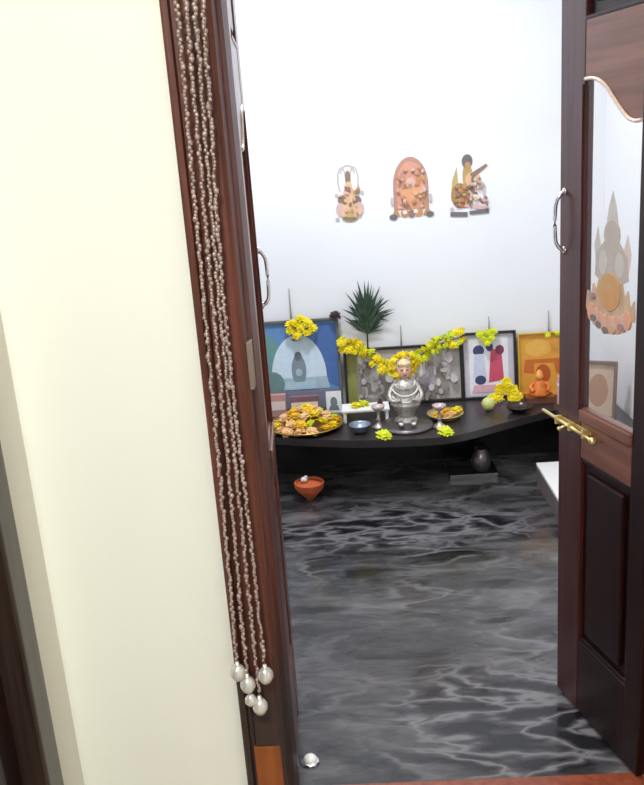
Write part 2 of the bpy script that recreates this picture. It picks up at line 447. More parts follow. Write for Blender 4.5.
for q in range(-4, 5):
    cxp = gx+q*.0165
    Lr.append((ellipse(cxp, 1.064-.0012*(16-q*q), .013, .020, 12), (P('salmon', (222, 164, 138)), P('blush', (214, 178, 164)))[q % 2]))
for dx, dz, nm, rgb in ((-.048, 1.048, 'mauve', (160, 132, 140)), (.034, 1.040, 'slate', (124, 116, 116)), (.008, 1.032, 'slate', 0), (-.022, 1.040, 'tan', 0), (.054, 1.052, 'slate', 0), (.062, 1.10, 'mauve', 0)):
    Lr.append((ellipse(gx+dx, dz, .011, .008, 12), P(nm, rgb)))
o = sticker('pane_print', Lr, SR, (0, -.0038, 0), sgn=1); o['label'] = 'tan and orange printed seated figure'

# ------------------------------------------------------------------ granite ledge
front = [(-.79, 1.83), (-.60, 1.80), (-.36, 1.752), (-.21, 1.705), (-.065, 1.665), (.10, 1.640), (.28, 1.632), (.37, 1.645), (.452, 1.676), (.59, 1.757), (.735, 1.842), (.86, 1.905), (.90, 1.85), (.91, 1.72), (.93, 1.60), (1.0, 1.54), (1.135, 1.52)]
fc = catmull(front, 4)
LEDGE = mat('polished_granite', (50, 45, 46), .3, var=.4, scale=120)
led = thing('stone_ledge', 'low black granite ledge with curved front along the back wall', 'ledge', (0, 0, 0))
bm = B(); prism(bm, fc+[(1.135, 2.195), (-.79, 2.195)], .248, .28, 'z')
bmesh.ops.bevel(bm, geom=[e for e in bm.edges if abs(e.verts[0].co.z-e.verts[1].co.z) < 1e-4], offset=.004, segments=2, affect='EDGES')
obj('ledge_top', bm, LEDGE, led)
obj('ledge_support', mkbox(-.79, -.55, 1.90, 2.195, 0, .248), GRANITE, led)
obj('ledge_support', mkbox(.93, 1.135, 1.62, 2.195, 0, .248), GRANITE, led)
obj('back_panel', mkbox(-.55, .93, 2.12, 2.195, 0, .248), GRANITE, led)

# ------------------------------------------------------------------ wall stickers
def wall_fig(name, label, cx, layers):
    o = sticker(name, layers, None, (cx, RY1-.0004, 1.0))
    return tag(o, label, 'wall sticker', 'figure stickers on the back wall')
A1, A2 = P('faint_grey', (198, 192, 190)), P('apricot', (226, 188, 150))
A3, A4 = P('dusty_rose', (218, 186, 180)), P('khaki', (196, 176, 120))
A5, A6 = P('umber', (150, 122, 108)), P('deep_tan', (198, 146, 104))
def arch(cx, cz, rx, rz, t, a0=-20, a1=200, n=18):
    return ellipse(cx, cz, rx, rz, n, a0, a1)+ellipse(cx, cz, rx-t, rz-t, n, a1, a0)
def specks(n, x0, x1, z0, z1, ms, seed, r0=.004, r1=.011):
    q = random.Random(seed); return [(ellipse(q.uniform(x0, x1), q.uniform(z0, z1), q.uniform(r0, r1), q.uniform(r0, r1), 8), q.choice(ms)) for _ in range(n)]
wall_fig('wall_sticker', 'faint apricot seated figure sticker with twin loops, leftmost of the three on the wall', .017, [
 (arch(-.030, .305, .022, .060, .008, -60, 240), A1), (arch(.024, .305, .022, .060, .008, -60, 240), A1),
 (arch(-.004, .335, .034, .038, .008, 0, 180), A1),
 (ellipse(-.003, .318, .012, .030, 14), A5), (ellipse(-.002, .275, .016, .026, 14), A2),
 (ellipse(-.002, .222, .030, .062, 18), A2), (ellipse(-.034, .222, .020, .022, 14), A5), (ellipse(.032, .215, .020, .020, 14), A5),
 (ellipse(-.042, .180, .022, .030, 14), A3), (ellipse(.040, .180, .022, .030, 14), A3),
 (ellipse(0, .180, .036, .026, 16), A2), (ellipse(-.002, .146, .038, .022, 16), A4), (ellipse(-.002, .136, .026, .010, 16), A5),
 (ellipse(-.058, .245, .008, .008, 10), A1), (ellipse(.058, .250, .007, .008, 10), A1), (ellipse(-.060, .140, .009, .008, 10), A1)]+specks(26, -.045, .045, .15, .29, (A2, A3, A6, A5), 2))
body = ellipse(0, .262, .078, .125, 22, 0, 180)+[(-.078, .16), (.078, .16)]
wall_fig('wall_sticker', 'salmon arched shrine figure sticker, middle of the three on the wall', .289, [
 (body, P('rosy_tan', (190, 146, 132))), (ellipse(0, .26, .062, .108, 22, 0, 180)+[(-.062, .165), (.062, .165)], P('salmon_light', (216, 160, 138))),
 (ellipse(0, .225, .044, .064, 20), P('apricot_deep', (226, 166, 126))), (ellipse(.036, .30, .014, .036, 14), A6),
 (ellipse(0, .275, .020, .022, 14), A3), (ellipse(-.034, .29, .014, .036, 14), P('rosy_tan', 0)),
 ([(-.088, .132), (-.07, .18), (-.05, .132)], A6), ([(.088, .132), (.07, .18), (.05, .132)], A6),
 (ellipse(-.030, .145, .020, .018, 14), A6), (ellipse(.030, .145, .020, .018, 14), A6), (ellipse(0, .142, .016, .018, 14), A5),
 (ellipse(-.030, .150, .010, .009, 12), P('paper', (238, 228, 220))), (ellipse(.018, .152, .010, .009, 12), P('paper', 0)),
 (ellipse(-.082, .132, .018, .013, 14), P('ash', (118, 112, 116))), (ellipse(.080, .136, .018, .013, 14), P('ash', 0)),
 (ellipse(-.085, .20, .008, .020, 12), A1), (ellipse(.085, .205, .008, .020, 12), A1)]+specks(40, -.058, .058, .17, .34, (A2, A3, A6, P('salmon_light', 0), P('rosy_tan', 0)), 3))
def limb(x0, z0, x1, z1, w0, w1):
    d = Vector((x1-x0, z1-z0)).normalized(); n = Vector((-d.y, d.x))
    return [(x0+n.x*w0, z0+n.y*w0), (x0-n.x*w0, z0-n.y*w0), (x1-n.x*w1, z1-n.y*w1), (x1+n.x*w1, z1+n.y*w1)]
wall_fig('wall_sticker', 'golden brown winged figure sticker with dark round head, rightmost of the three on the wall', .545, [
 ([(-.080, .20), (-.074, .27), (-.052, .33), (-.046, .25), (-.02, .20), (-.01, .15), (-.05, .165)], A4),
 (ellipse(-.040, .205, .040, .055, 18), P('bronze', (176, 138, 92))), (ellipse(-.026, .175, .040, .026, 16), P('brick', (190, 126, 100))),
 (ellipse(-.006, .285, .022, .060, 16), P('old_gold', (186, 160, 104))), (ellipse(.018, .270, .034, .034, 16), A2),
 (ellipse(-.006, .350, .024, .030, 16), P('ash', 0)), (ellipse(-.004, .332, .013, .016, 14), A6),
 (limb(.010, .285, .080, .330, .012, .006), A5), (limb(.005, .240, .060, .165, .010, .006), A5),
 (limb(.030, .262, .072, .215, .008, .005), A3), (limb(.060, .255, .068, .19, .006, .006), A1),
 (limb(-.02, .165, .070, .145, .010, .008), A3), (ellipse(.030, .195, .018, .012, 12), P('paper', 0)),
 (limb(-.085, .128, -.01, .122, .010, .010), P('ash', 0)), (limb(.0, .128, .085, .132, .008, .010), P('ash', 0)),
 (ellipse(-.078, .150, .008, .008, 10), A3)]+specks(26, -.06, .0, .16, .25, (A4, A5, A6, P('bronze', 0)), 4)+specks(22, .0, .075, .14, .28, (A2, A3, A1, A5), 5))

# ------------------------------------------------------------------ framed pictures
def picture(label, x0, x1, z1, fw, fmat, layers, y=2.125, lean=R(6.5), group='framed pictures on the ledge', yaw=0, mount=None):
    cx = (x0+x1)/2; W = (x1-x0)/2; H = z1-.28
    root = thing('picture_frame', label, 'picture', (cx, y, .2805), (-lean, 0, yaw), group)
    bm = B()
    box(bm, -W, -W+fw, 0, .018, 0, H, .003); box(bm, W-fw, W, 0, .018, 0, H, .003)
    box(bm, -W+fw, W-fw, .001, .018, 0, fw, .003); box(bm, -W+fw, W-fw, .001, .018, H-fw, H, .003)
    obj('frame', bm, fmat, root)
    obj('backing', mkbox(-W+.002, W-.002, .0182, .021, .002, H-.002), mat('board', (110, 90, 70), .8), root)
    Ls = [([(-W+fw, fw), (W-fw, fw), (W-fw, H-fw), (-W+fw, H-fw)], mount)]
    Ls += [([(min(max(px, -W+fw), W-fw), min(max(pz, fw), H-fw)) for px, pz in poly], m) for poly, m in layers]
    sticker('print', Ls, root, (0, .0178, 0), t=.001)
    return root
W1, H1 = .19, .42
SKY, SKY2, AURA = P('sky_blue', (98, 142, 194)), P('deep_blue', (74, 110, 174)), P('pale_aura', (206, 226, 242))
picture('large blue picture with pale domed shrine behind the flower plate, in dark frame', -.462, -.070, .705, .013, GREYF, [
 (ellipse(-.14, .26, .06, .10, 18), P('blue_green', (104, 150, 150))),
 ([(.02, .18), (.19, .10), (.19, .40), (.11, .40)], SKY2),
 (ellipse(0, .155, .128, .20, 26, 0, 180), AURA), ([(-.128, .155), (-.13, .10), (.14, .10), (.128, .155)], P('mist', (168, 192, 204))),
 (ellipse(-.13, .13, .06, .06, 16), P('teal_grey', (110, 140, 140))),
 (ellipse(0, .19, .034, .075, 20), P('stone_grey', (128, 146, 158))), (ellipse(0, .255, .018, .022, 14), P('stone_dark', (104, 118, 132))),
 (ellipse(0, .180, .016, .018, 14), P('mist', 0)), (ellipse(-.005, .335, .020, .010, 14), P('stone_dark', 0)),
 ([(-.07, .10), (.08, .10), (.075, .135), (-.065, .135)], P('ice', (176, 204, 220))),
 ([(-.19, .013), (.19, .013), (.19, .095), (-.19, .095)], P('dusk', (132, 130, 150)))], mount=SKY, y=2.115)
PG = P('pewter', (186, 180, 176)); PG2 = P('pewter_dark', (150, 142, 138)); PG3 = P('pewter_light', (216, 211, 206))
lay = [([(-.262, .012), (-.215, .012), (-.215, .25), (-.262, .25)], P('mossy', (150, 150, 84)))]
for i, (cx, cz, rx, rz, m) in enumerate([(-.15, .13, .06, .10, PG3), (-.15, .20, .02, .03, PG2), (-.20, .10, .02, .06, PG2), (-.09, .10, .03, .08, PG2), (-.10, .19, .02, .02, PG3), (-.17, .08, .03, .03, PG2),
        (.11, .12, .06, .10, P('lilac', (186, 176, 186))), (.12, .20, .022, .03, PG2), (.17, .11, .02, .07, PG2), (.07, .14, .02, .05, PG3), (.20, .16, .016, .05, PG3), (.14, .06, .04, .02, PG2), (.02, .15, .03, .09, PG2)]):
    lay.append((ellipse(cx, cz, rx, rz, 16), m))
rq = random.Random(9)
for i in range(70):
    m = rq.choice((PG, PG2, PG3, P('lilac', 0), P('stone_warm', (150, 138, 134)), P('pale_lilac', (206, 198, 206))))
    lay.append((ellipse(rq.uniform(-.20, .24), rq.uniform(.03, .235), rq.uniform(.006, .02), rq.uniform(.008, .028), 10), m))
picture('wide grey relief picture draped with yellow garland, behind the silver figure', -.056, .492, .552, .012, BLACKF, lay, mount=PG)
RED, BLU = P('crimson', (206, 84, 112)), P('navy', (66, 70, 116))
picture('black framed picture of red and blue figures on white mount', .486, .738, .592, .011, BLACKF, [
 ([(-.09, .02), (.09, .02), (.09, .285), (-.09, .285)], P('mount_white', (236, 236, 244))),
 (ellipse(-.045, .225, .026, .026, 16), BLU), ([(-.072, .10), (-.012, .10), (-.02, .21), (-.065, .21)], P('powder', (206, 212, 236))),
 (ellipse(-.04, .088, .026, .022, 16), BLU), ([(-.002, .075), (.068, .085), (.060, .215), (.012, .235)], RED),
 (ellipse(.006, .24, .016, .020, 14), BLU), (ellipse(.052, .225, .020, .022, 14), P('wine', (130, 60, 90))),
 ([(-.08, .03), (.06, .03), (.05, .065), (-.07, .065)], P('pale_pink', (224, 180, 196)))], mount=P('lavender', (206, 202, 216)))
OR = P('amber', (226, 162, 66))
picture('orange gold picture in thin yellow frame beside the right door leaf', .745, .955, .574, .008, GOLDF, [
 ([(-.08, .11), (-.03, .10), (-.03, .15), (.06, .15), (.07, .10), (.09, .10), (.09, .17), (-.07, .17)], P('burnt_orange', (204, 112, 44))),
 (ellipse(.01, .10, .035, .045, 16), P('rust', (188, 92, 40))), (ellipse(-.01, .22, .06, .04, 16), P('honey', (232, 178, 84)))], mount=OR)
picture('brown framed picture seen through the glass of the right door leaf', .915, 1.065, .525, .014, BROWNF, [
 (ellipse(0, .12, .04, .07, 16), P('cinnamon', (168, 128, 104)))], y=1.745, yaw=R(-24), mount=P('fawn', (196, 172, 152)), lean=R(9))

# small photo cards leaning on the blue picture
c = obj('photo_card', mkbox(-.035, .035, 0, .003, 0, .10), P('card_white', (232, 236, 240)), None, (-.112, 2.055, .2805), (R(-9), 0, 0))
tag(c, 'small white bordered photo card propped before the blue picture', 'photo')
sticker('portrait', [(ellipse(0, .05, .016, .024, 16), P('portrait_grey', (124, 128, 136))), ([(-.024, .012), (.024, .012), (.018, .035), (-.018, .035)], P('portrait_grey', 0))], c, (0, 0, 0))
def packet(label, x, y, w_, h, rgb, band):
    r_ = thing('packet', label, 'packet', (x, y, .2805), group='small packets before the blue picture')
    obj('carton', mkbox(-w_/2, w_/2, -.012, .012, 0, h, .002), P(band+'_box', rgb), r_)
    bm = B(); box(bm, -w_/2+.004, w_/2-.004, -.0135, -.0121, h*.3, h*.7); obj('printed_band', bm, P(band, (236, 220, 214)), r_)
packet('pinkish packet beside the left door leaf before the blue picture', -.385, 2.055, .11, .105, (196, 150, 146), 'cream_band')
packet('brown packet between the pinkish packet and the photo card', -.245, 2.055, .13, .09, (126, 96, 110), 'rose_band')

# ------------------------------------------------------------------ flowers
def flower_bm(r=.022, seed=0):
    rnd = random.Random(seed); bm = B()
    ball(bm, (0, 0, r*.42), r*.52, 1, (1, 1, .8))
    for ring, (n, rad, el, ln) in enumerate([(11, .30, 8, .78), (10, .26, 32, .68), (7, .18, 58, .55)]):
        for i in range(n):
            a = 2*math.pi*(i+.5*(ring % 2))/n+rnd.uniform(-.15, .15); e = R(el+rnd.uniform(-10, 10)); l = ln*r*rnd.uniform(.85, 1.1)
            d = Vector((math.cos(a)*math.cos(e), math.sin(a)*math.cos(e), math.sin(e))); sd = Vector((-math.sin(a), math.cos(a), 0))
            nrm = d.cross(sd); p0 = d*rad*r*.6+Vector((0, 0, r*.30)); wd = r*.24
            vs = [p0, p0+d*l*.55+sd*wd, p0+d*l-nrm*l*.1, p0+d*l*.55-sd*wd]
            up = [bm.verts.new(v+nrm*-.0006) for v in vs]; dn = [bm.verts.new(v+nrm*.0006) for v in vs]
            bm.faces.new(up); bm.faces.new(dn[::-1])
            for k in range(4): bm.faces.new((up[k], dn[k], dn[(k+1) % 4], up[(k+1) % 4]))
    return bm
FM = {}
def flower(m, r, parent=None, loc=(0, 0, 0), rot=(0, 0, 0)):
    k = (m.name, round(r, 4))
    if k not in FM:
        o = obj('flower', flower_bm(r, len(FM)), m); FM[k] = o.data
    else:
        o = bpy.data.objects.new('flower', FM[k]); COL.objects.link(o)
    o.parent = parent; o.location = loc; o.rotation_euler = rot
    return o
rnd = random.Random(3)
def facing(): return (R(60+rnd.uniform(-35, 25)), rnd.uniform(-.5, .5), rnd.uniform(0, 6.3))
def bunch(label, loc, spots, m, group='flower bunches on the ledge', r=.026):
    root = thing('flower_bunch', label, 'flowers', loc, group=group)
    for x, y, z in spots: flower(m, r, root, (x, y, z), (R(50+rnd.uniform(-30, 30)), rnd.uniform(-.4, .4), rnd.uniform(-.6, .6)))
    return root
bunch('yellow flower bunch on the top edge of the blue picture', (-.243, 2.158, .678),
      [(-.045, -.008, -.028), (-.012, -.02, -.045), (.028, -.02, -.042), (.052, -.012, -.02), (0, -.012, -.008), (-.03, -.01, .006), (.03, -.01, .008), (0, -.004, .024), (-.045, 0, -.002)], YEL, r=.029)
bunch('yellow green flower bunch on top of the black framed picture', (.602, 2.152, .585), [(-.02, -.012, -.022), (.018, -.014, -.018), (0, -.008, .004), (-.028, -.006, .0), (.03, -.006, .004), (0, -.018, -.04)], LIME, r=.023)
bunch('yellow flower bunch on the ledge before the black framed picture', (.665, 2.02, .2925), [(-.035, 0, .02), (.02, -.01, .02), (0, 0, .055), (.03, .01, .05), (-.03, .01, .06), (.0, .01, .085), (-.06, 0, .012), (.05, 0, .022)], YEL, r=.032)
bunch('pale yellow flowers on top edge of the orange gold picture', (.90, 2.148, .570), [(-.02, -.01, -.008), (.012, -.01, -.004), (.036, -.008, -.006)], LIME, r=.016)
# garlands over the wide picture
def garland(label, path, n, m, r=.021):
    pts = catmull(path, 8)
    root = thing('flower_garland', label, 'garland', path[0], group='yellow garlands over the wide picture')
    o0 = Vector(path[0])
    bm = B(); tube(bm, [Vector(p)-o0 for p in pts], .003, 6); obj('string', bm, THREAD, root)
    for i in range(n):
        t = i/(n-1)*(len(pts)-1); k = min(int(t), len(pts)-2); p = Vector(pts[k]).lerp(Vector(pts[k+1]), t-k)-o0
        for q in range(2):
            flower(m if rnd.random() < .75 else (YEL if m is LIME else LIME), r*rnd.choice((.85, 1.0, 1.15)), root,
                   p+Vector((rnd.uniform(-.006, .006), rnd.uniform(-.014, -.004), (q-.5)*.034+rnd.uniform(-.010, .010))), facing())
    return root
garland('yellow flower garland sagging over left half of the wide grey picture', [(-.055, 2.135, .575), (.0, 2.13, .567), (.05, 2.12, .535), (.10, 2.09, .500), (.16, 2.04, .475)], 20, YEL, .025)
garland('lime yellow flower garland rising over right half of the wide grey picture', [(.265, 2.06, .505), (.33, 2.11, .535), (.39, 2.13, .556), (.44, 2.135, .568), (.49, 2.14, .582)], 19, LIME, .022)

# ------------------------------------------------------------------ silver figure
SX, SY, SZ = .200, 1.80, .2805
idol = thing('silver_idol', 'silver pot shaped idol with pale pink face and white necklaces at ledge centre', 'idol', (SX, SY, SZ))
bm = B(); lathe(bm, [(0, 0), (.115, 0), (.118, .008), (.105, .016), (.07, .022), (.05, .026), (0, .026)]); obj('base_plate', bm, mat('dark_silver', (120, 114, 112), .35, .8), idol)
bm = B(); lathe(bm, [(0, .0262), (.052, .0262), (.048, .034), (.036, .044), (.034, .052), (.040, .058), (.036, .066), (.050, .082), (.062, .100), (.065, .108), (.060, .112), (.062, .122), (.055, .136), (.047, .148), (.049, .154), (.046, .160), (.050, .176), (.048, .190), (.036, .206), (.024, .214), (.022, .222), (0, .222)])
obj('body', bm, SILVER, idol)
for s in (-1, 1):
    bm = B(); tube(bm, catmull([(s*.042, 0, .190), (s*.060, -.010, .166), (s*.066, -.030, .142), (s*.050, -.056, .130), (s*.022, -.068, .138)], 4), lambda t: .012-.004*t, 10)
    obj('arm', bm, SILVER, idol)
    bm = B(); ball(bm, (s*.026, -.070, .036), .018, 2, (.8, 1.5, .7)); obj('foot', bm, CHROME, idol)
bm = B(); ball(bm, (0, -.008, .252), .033, 3, (.88, .9, 1.2))
ball(bm, (0, -.040, .249), .006, 2, (.8, 1, 1.6)); ball(bm, (-.033, -.006, .25), .008, 2, (.5, .8, 1.4)); ball(bm, (.033, -.006, .25), .008, 2, (.5, .8, 1.4))
o = obj('face', bm, SKIN, idol); o['label'] = 'pale pink face'
bm = B()
for s in (-1, 1): ball(bm, (s*.012, -.036, .259), .0045, 2, (1.5, .6, .8)); tube(bm, [(s*.006, -.037, .268), (s*.013, -.037, .271), (s*.02, -.033, .268)], .0012, 6)
ball(bm, (0, -.037, .235), .005, 2, (1.7, .6, .6)); obj('features', bm, mat('dark_paint', (150, 92, 80), .5), o)
bm = B(); lathe(bm, [(.030, .274), (.033, .278), (.030, .288), (.018, .298), (.008, .306), (0, .308)], c=(0, -.004, 0)); obj('crown', bm, mat('peach_crown', (238, 208, 160), .5, .1, var=.25, scale=90), idol)
for rx, z, dz in ((.043, .200, .02), (.054, .180, .03), (.060, .160, .036)):
    pts = [(rx*math.cos(a), rx*math.sin(a)*.98-.003, z-dz*max(0, -math.sin(a))) for a in [2*math.pi*i/40 for i in range(40)]]
    bm = B()
    for p in pts: ball(bm, p, .0052, 1)
    o = obj('necklace', bm, mat('white_beads', (236, 232, 224), .3), idol); o['label'] = 'white bead necklace'
wr = thing('flower_wreath', 'yellow flower wreath around the head of the silver idol', 'wreath', (SX, SY, SZ+.262))
bm = B(); wp = [(.047*math.cos(R(a)), .018, .050*math.sin(R(a))) for a in range(-50, 231, 14)]
tube(bm, wp, .003, 6); obj('string', bm, THREAD, wr)
for i, p in enumerate(wp[::2]+wp[1::2]):
    flower(GOLD if i % 3 == 0 else YEL, .0195, wr, (p[0]*1.06, p[1]-.022+rnd.uniform(-.008, .006), p[2]*1.04), facing())

# two small silver lamps beside the figure
def lamp_stand(label, x, y):
    root = thing('oil_lamp', label, 'oil lamp', (x, y, .2805), group='small lamps beside the silver idol')
    bm = B(); lathe(bm, [(0, 0), (.028, 0), (.03, .006), (.018, .014), (.008, .022), (.007, .034), (.012, .040), (.007, .046), (.006, .070), (.010, .076), (0, .076)], 20); obj('stand', bm, SILVER, root)
    bm = B(); lathe(bm, [(0, .0762), (.012, .0762), (.026, .088), (.030, .100), (.027, .100), (.022, .092), (0, .086)], 20); obj('oil_cup', bm, mat('pinkish_silver', (214, 190, 190), .35, .6), root)
    bm = B(); ball(bm, (0, -.024, .102), .006, 2, (1, 2, .8)); obj('wick', bm, COTTON, root)
    return root
lamp_stand('small pinkish silver oil lamp left of the silver idol', .082, 1.80)
lamp_stand('small pinkish silver oil lamp right of the silver idol', .338, 1.76)

# single flowers on the front edge
for lab, x in (('single lime yellow flower at ledge front edge, left of the idol', .095), ('single lime yellow flower at ledge front edge, right of the idol', .350)):
    t = thing('marigold', lab, 'flower', (x, 1.672, .281), group='single flowers at the ledge front edge')
    flower(LIME, .040, t, (0, 0, -.004), (R(18), 0, .4))
    bm = B(); lathe(bm, [(0, 0), (.010, .001), (.013, .008), (.008, .014), (0, .014)], 12); obj('calyx', bm, LEAF, t)

# ------------------------------------------------------------------ plates, bowls, stool
def plate(name, label, x, y, r, m, cat='plate', loc_z=.2805):
    bm = B(); lathe(bm, [(0, 0), (r*.72, 0), (r*.80, .004), (r*.98, .020), (r, .022), (r*.985, .025), (r*.78, .009), (r*.70, .005), (0, .005)], 40)
    return tag(obj(name, bm, m, None, (x, y, loc_z)), label, cat)
plate('brass_plate', 'large brass plate heaped with flowers before the blue picture', -.235, 1.865, .168, BRASS)
k = 0; rr = random.Random(11)
cols = [(GOLD, 'golden yellow flower'), (PEACH, 'peach coloured flower'), (YEL, 'bright yellow flower'), (LIME, 'greenish yellow flower')]
heap = []
for ring, n, rad, z in ((0, 15, .128, .302), (1, 12, .092, .326), (2, 8, .056, .346), (3, 3, .022, .360)):
    for i in range(n):
        a = 2*math.pi*i/n+ring*.4+rr.uniform(-.10, .10)
        heap.append((ring, rad*math.cos(a), rad*math.sin(a), z))
ORD = ['leftmost', 'second from left', 'third from left', 'fourth from left', 'fifth from left', 'sixth from left', 'seventh from left', 'eighth from left', 'ninth from left']
TIER = ['lowest', 'second', 'third', 'top']
for ring in range(4):
    for side, pick in (('front', lambda q: q[2] < 0), ('back', lambda q: q[2] >= 0)):
        row = sorted([q for q in heap if q[0] == ring and pick(q)], key=lambda q: q[1])
        for i, (_, x, y, z) in enumerate(row):
            pr = [.28, .50, .14, .08] if x < -.02 else [.30, .18, .26, .26]
            m, lb = rr.choices(cols, pr)[0]
            f = flower(m, rr.choice((.032, .037)), None, (-.235+x, 1.865+y, z-.012+rr.uniform(-.003, .003)), (rr.uniform(-.5, .5), rr.uniform(-.5, .5), rr.uniform(0, 6)))
            tag(f, '%s, %s at the %s of the %s tier, brass plate heap' % (lb, ORD[i], side, TIER[ring]), 'flower', 'flowers heaped on the large brass plate')
plate('brass_dish', 'small brass dish of yellow flowers right of the silver idol', .375, 1.885, .080, PBRASS)
for (x, y, z), m, lb in (((.345, 1.875, .285), GOLD, 'golden flower lying at the left in the small brass dish'), ((.385, 1.915, .286), GOLD, 'golden flower lying at the back of the small brass dish'), ((.395, 1.86, .286), PEACH, 'peach coloured flower in the small brass dish'), ((.43, 1.90, .296), YEL, 'bright yellow flower on the right rim of the small brass dish')):
    tag(flower(m, .034, None, (x, y, z), (.25, .1, x*9)), lb, 'flower', 'flowers in the small brass dish')
def bowl(label, x, y, r, h, m, z=.2805):
    bm = B(); lathe(bm, [(0, 0), (r*.5, 0), (r*.58, .006), (r*.85, h*.5), (r, h), (r*1.06, h+.002), (r*1.02, h+.005), (r*.93, h), (r*.78, h*.5), (r*.5, .012), (0, .010)], 32)
    return tag(obj('bowl', bm, m, None, (x, y, z)), label, 'bowl')
bowl('small blue grey steel bowl under the white stool edge', .0, 1.755, .046, .034, mat('blue_steel', (150, 166, 184), .28, .8))
bowl('dark bowl with bright metal rim before the yellow flower bunch', .70, 1.905, .055, .026, mat('dark_pewter', (70, 62, 60), .25, .7))
t = thing('low_stool', 'small white low stool on the ledge left of the silver idol', 'stool', (.03, 1.935, .2805))
bm = B(); box(bm, -.105, .105, -.055, .055, .048, .060, .004); obj('stool_top', bm, WPLAST, t)
for sx in (-1, 1):
    for sy in (-1, 1): obj('leg', mkbox(sx*.092-.007, sx*.092+.007, sy*.043-.007, sy*.043+.007, 0, .048, .002), WPLAST, t)
for (x, y), m, lb in (((-.015, 1.925), YEL, 'yellow flower on the left of the white low stool'), ((.022, 1.945), LIME, 'greenish flower on the white low stool, nearer its middle')):
    tag(flower(m, .03, None, (x, y, .338), (.35, .1, 1)), lb, 'flower', 'flowers on the white low stool')
bm = B(); lathe(bm, [(0, 0), (.012, 0), (.014, .012), (.008, .022), (.010, .03), (0, .036)], 16)
tag(obj('kumkum_pot', bm, mat('dark_maroon', (74, 36, 46), .5), None, (.095, 1.925, .341)), 'tiny dark maroon pot on the white low stool', 'pot')
bm = B(); ball(bm, (0, 0, .030), .030, 3, (1, 1, .98)); ball(bm, (0, 0, .060), .006, 2); bm2 = bm
tag(obj('lime_fruit', bm2, mat('pale_lime', (206, 210, 130), .45, var=.1), None, (.575, 1.955, .281)), 'pale green round fruit before the black framed picture', 'fruit')
# orange figurine, wooden box and pink packet at the right
t = thing('wooden_box', 'dark low wooden box before the orange gold picture', 'box', (.815, 2.03, .2805))
obj('box_body', mkbox(-.062, .062, -.032, .032, 0, .026, .002), WOODR, t); obj('lid', mkbox(-.064, .064, -.034, .034, .0262, .034, .002), WOODO, t)
t = thing('figurine', 'small orange clay figurine on the dark wooden box', 'figurine', (.815, 2.03, .315))
bm = B(); lathe(bm, [(0, 0), (.042, 0), (.046, .012), (.034, .03), (.026, .05), (.022, .062), (.012, .070), (0, .072)], 24)
for s in (-1, 1): tube(bm, catmull([(s*.022, 0, .056), (s*.040, -.008, .040), (s*.030, -.030, .024)], 4), .009, 8)
obj('body', bm, mat('orange_clay', (216, 116, 44), .5, var=.15, scale=40), t)
bm = B(); ball(bm, (0, -.002, .086), .018, 2, (1, 1, 1.1)); lathe(bm, [(.016, .098), (.012, .108), (.005, .116), (0, .118)], 16); obj('head', bm, mat('amber_clay', (232, 160, 80), .5), t)
bm = B(); box(bm, -.02, .02, -.010, .010, 0, .13, .003); box(bm, -.0205, .0205, -.0105, .0105, .085, .10, .001, 1)
tag(obj('slim_packet', bm, [P('pink_pack', (222, 168, 178)), P('pack_white', (240, 226, 228))], None, (.905, 1.985, .2805)), 'slim pink packet standing beside the right door leaf', 'packet')

# leafy sprig behind the wide picture, incense sticks
sp = thing('leafy_sprig', 'dark green leafy sprig standing behind the wide grey picture', 'plant', (.055, 2.1915, .2805))
bm = B(); tube(bm, [(0, 0, 0), (.003, 0, .2), (.005, -.002, .30), (.006, -.016, .43)], lambda t: .005-.002*t, 8); obj('stem', bm, STEM, sp)
bm = B(); rl = random.Random(5)
for i in range(110):
    z0 = .33+.08*rl.random(); a = R(rl.gauss(9, 30)); tilt = R(rl.uniform(-35, 6)); l = rl.uniform(.10, .205)*(1.0 if abs(a) < .6 else .8)
    if i > 95: a = R(rl.uniform(-65, 65)); l = .06
    d = Vector((math.sin(a), math.sin(tilt)*.55, math.cos(a))).normalized(); sd = d.cross(Vector((0, 1, 0))).normalized(); n_ = sd.cross(d)
    p0 = Vector((.005, -.014, z0)); wd = rl.uniform(.006, .010)
    if p0.y+d.y*l > -.002: d.y = 0
    if z0+d.z*l < .30: continue
    vs = [p0, p0+d*l*.4+sd*wd+n_*.003, p0+d*l+Vector((0, 0, -.012)), p0+d*l*.4-sd*wd+n_*.003]
    A_ = [bm.verts.new(v) for v in vs]; C_ = [bm.verts.new(v+n_*.0008) for v in vs]
    bm.faces.new(A_); bm.faces.new(C_[::-1])
    for q in range(4): bm.faces.new((A_[q], C_[q], C_[(q+1) % 4], A_[(q+1) % 4]))
obj('foliage', bm, LEAF, sp)
for x, h, lab in ((-.285, .565, 'grey incense stick rising behind the blue picture'), (.215, .36, 'grey incense stick rising behind the wide grey picture'), (.620, .375, 'grey incense stick rising behind the black framed picture'), (.893, .385, 'grey incense stick rising behind the orange gold picture')):
    t = thing('incense_stick', lab, 'incense', (x, 2.188, .2805), group='incense sticks behind the pictures')
    bm = B(); tube(bm, [(0, 0, 0), (0, 0, h*.65)], .0022, 6); obj('stick', bm, STEM, t)
    bm = B(); tube(bm, [(0, 0, h*.65), (0, .0, h)], lambda q: .0045-.002*q, 8); obj('incense_coat', bm, GREYLEAF, t)
tag(flower(MAROON, .034, None, (-.083, 2.165, .702), (.5, .1, 0)), 'dark dried flower on the top right corner of the blue picture', 'flower')

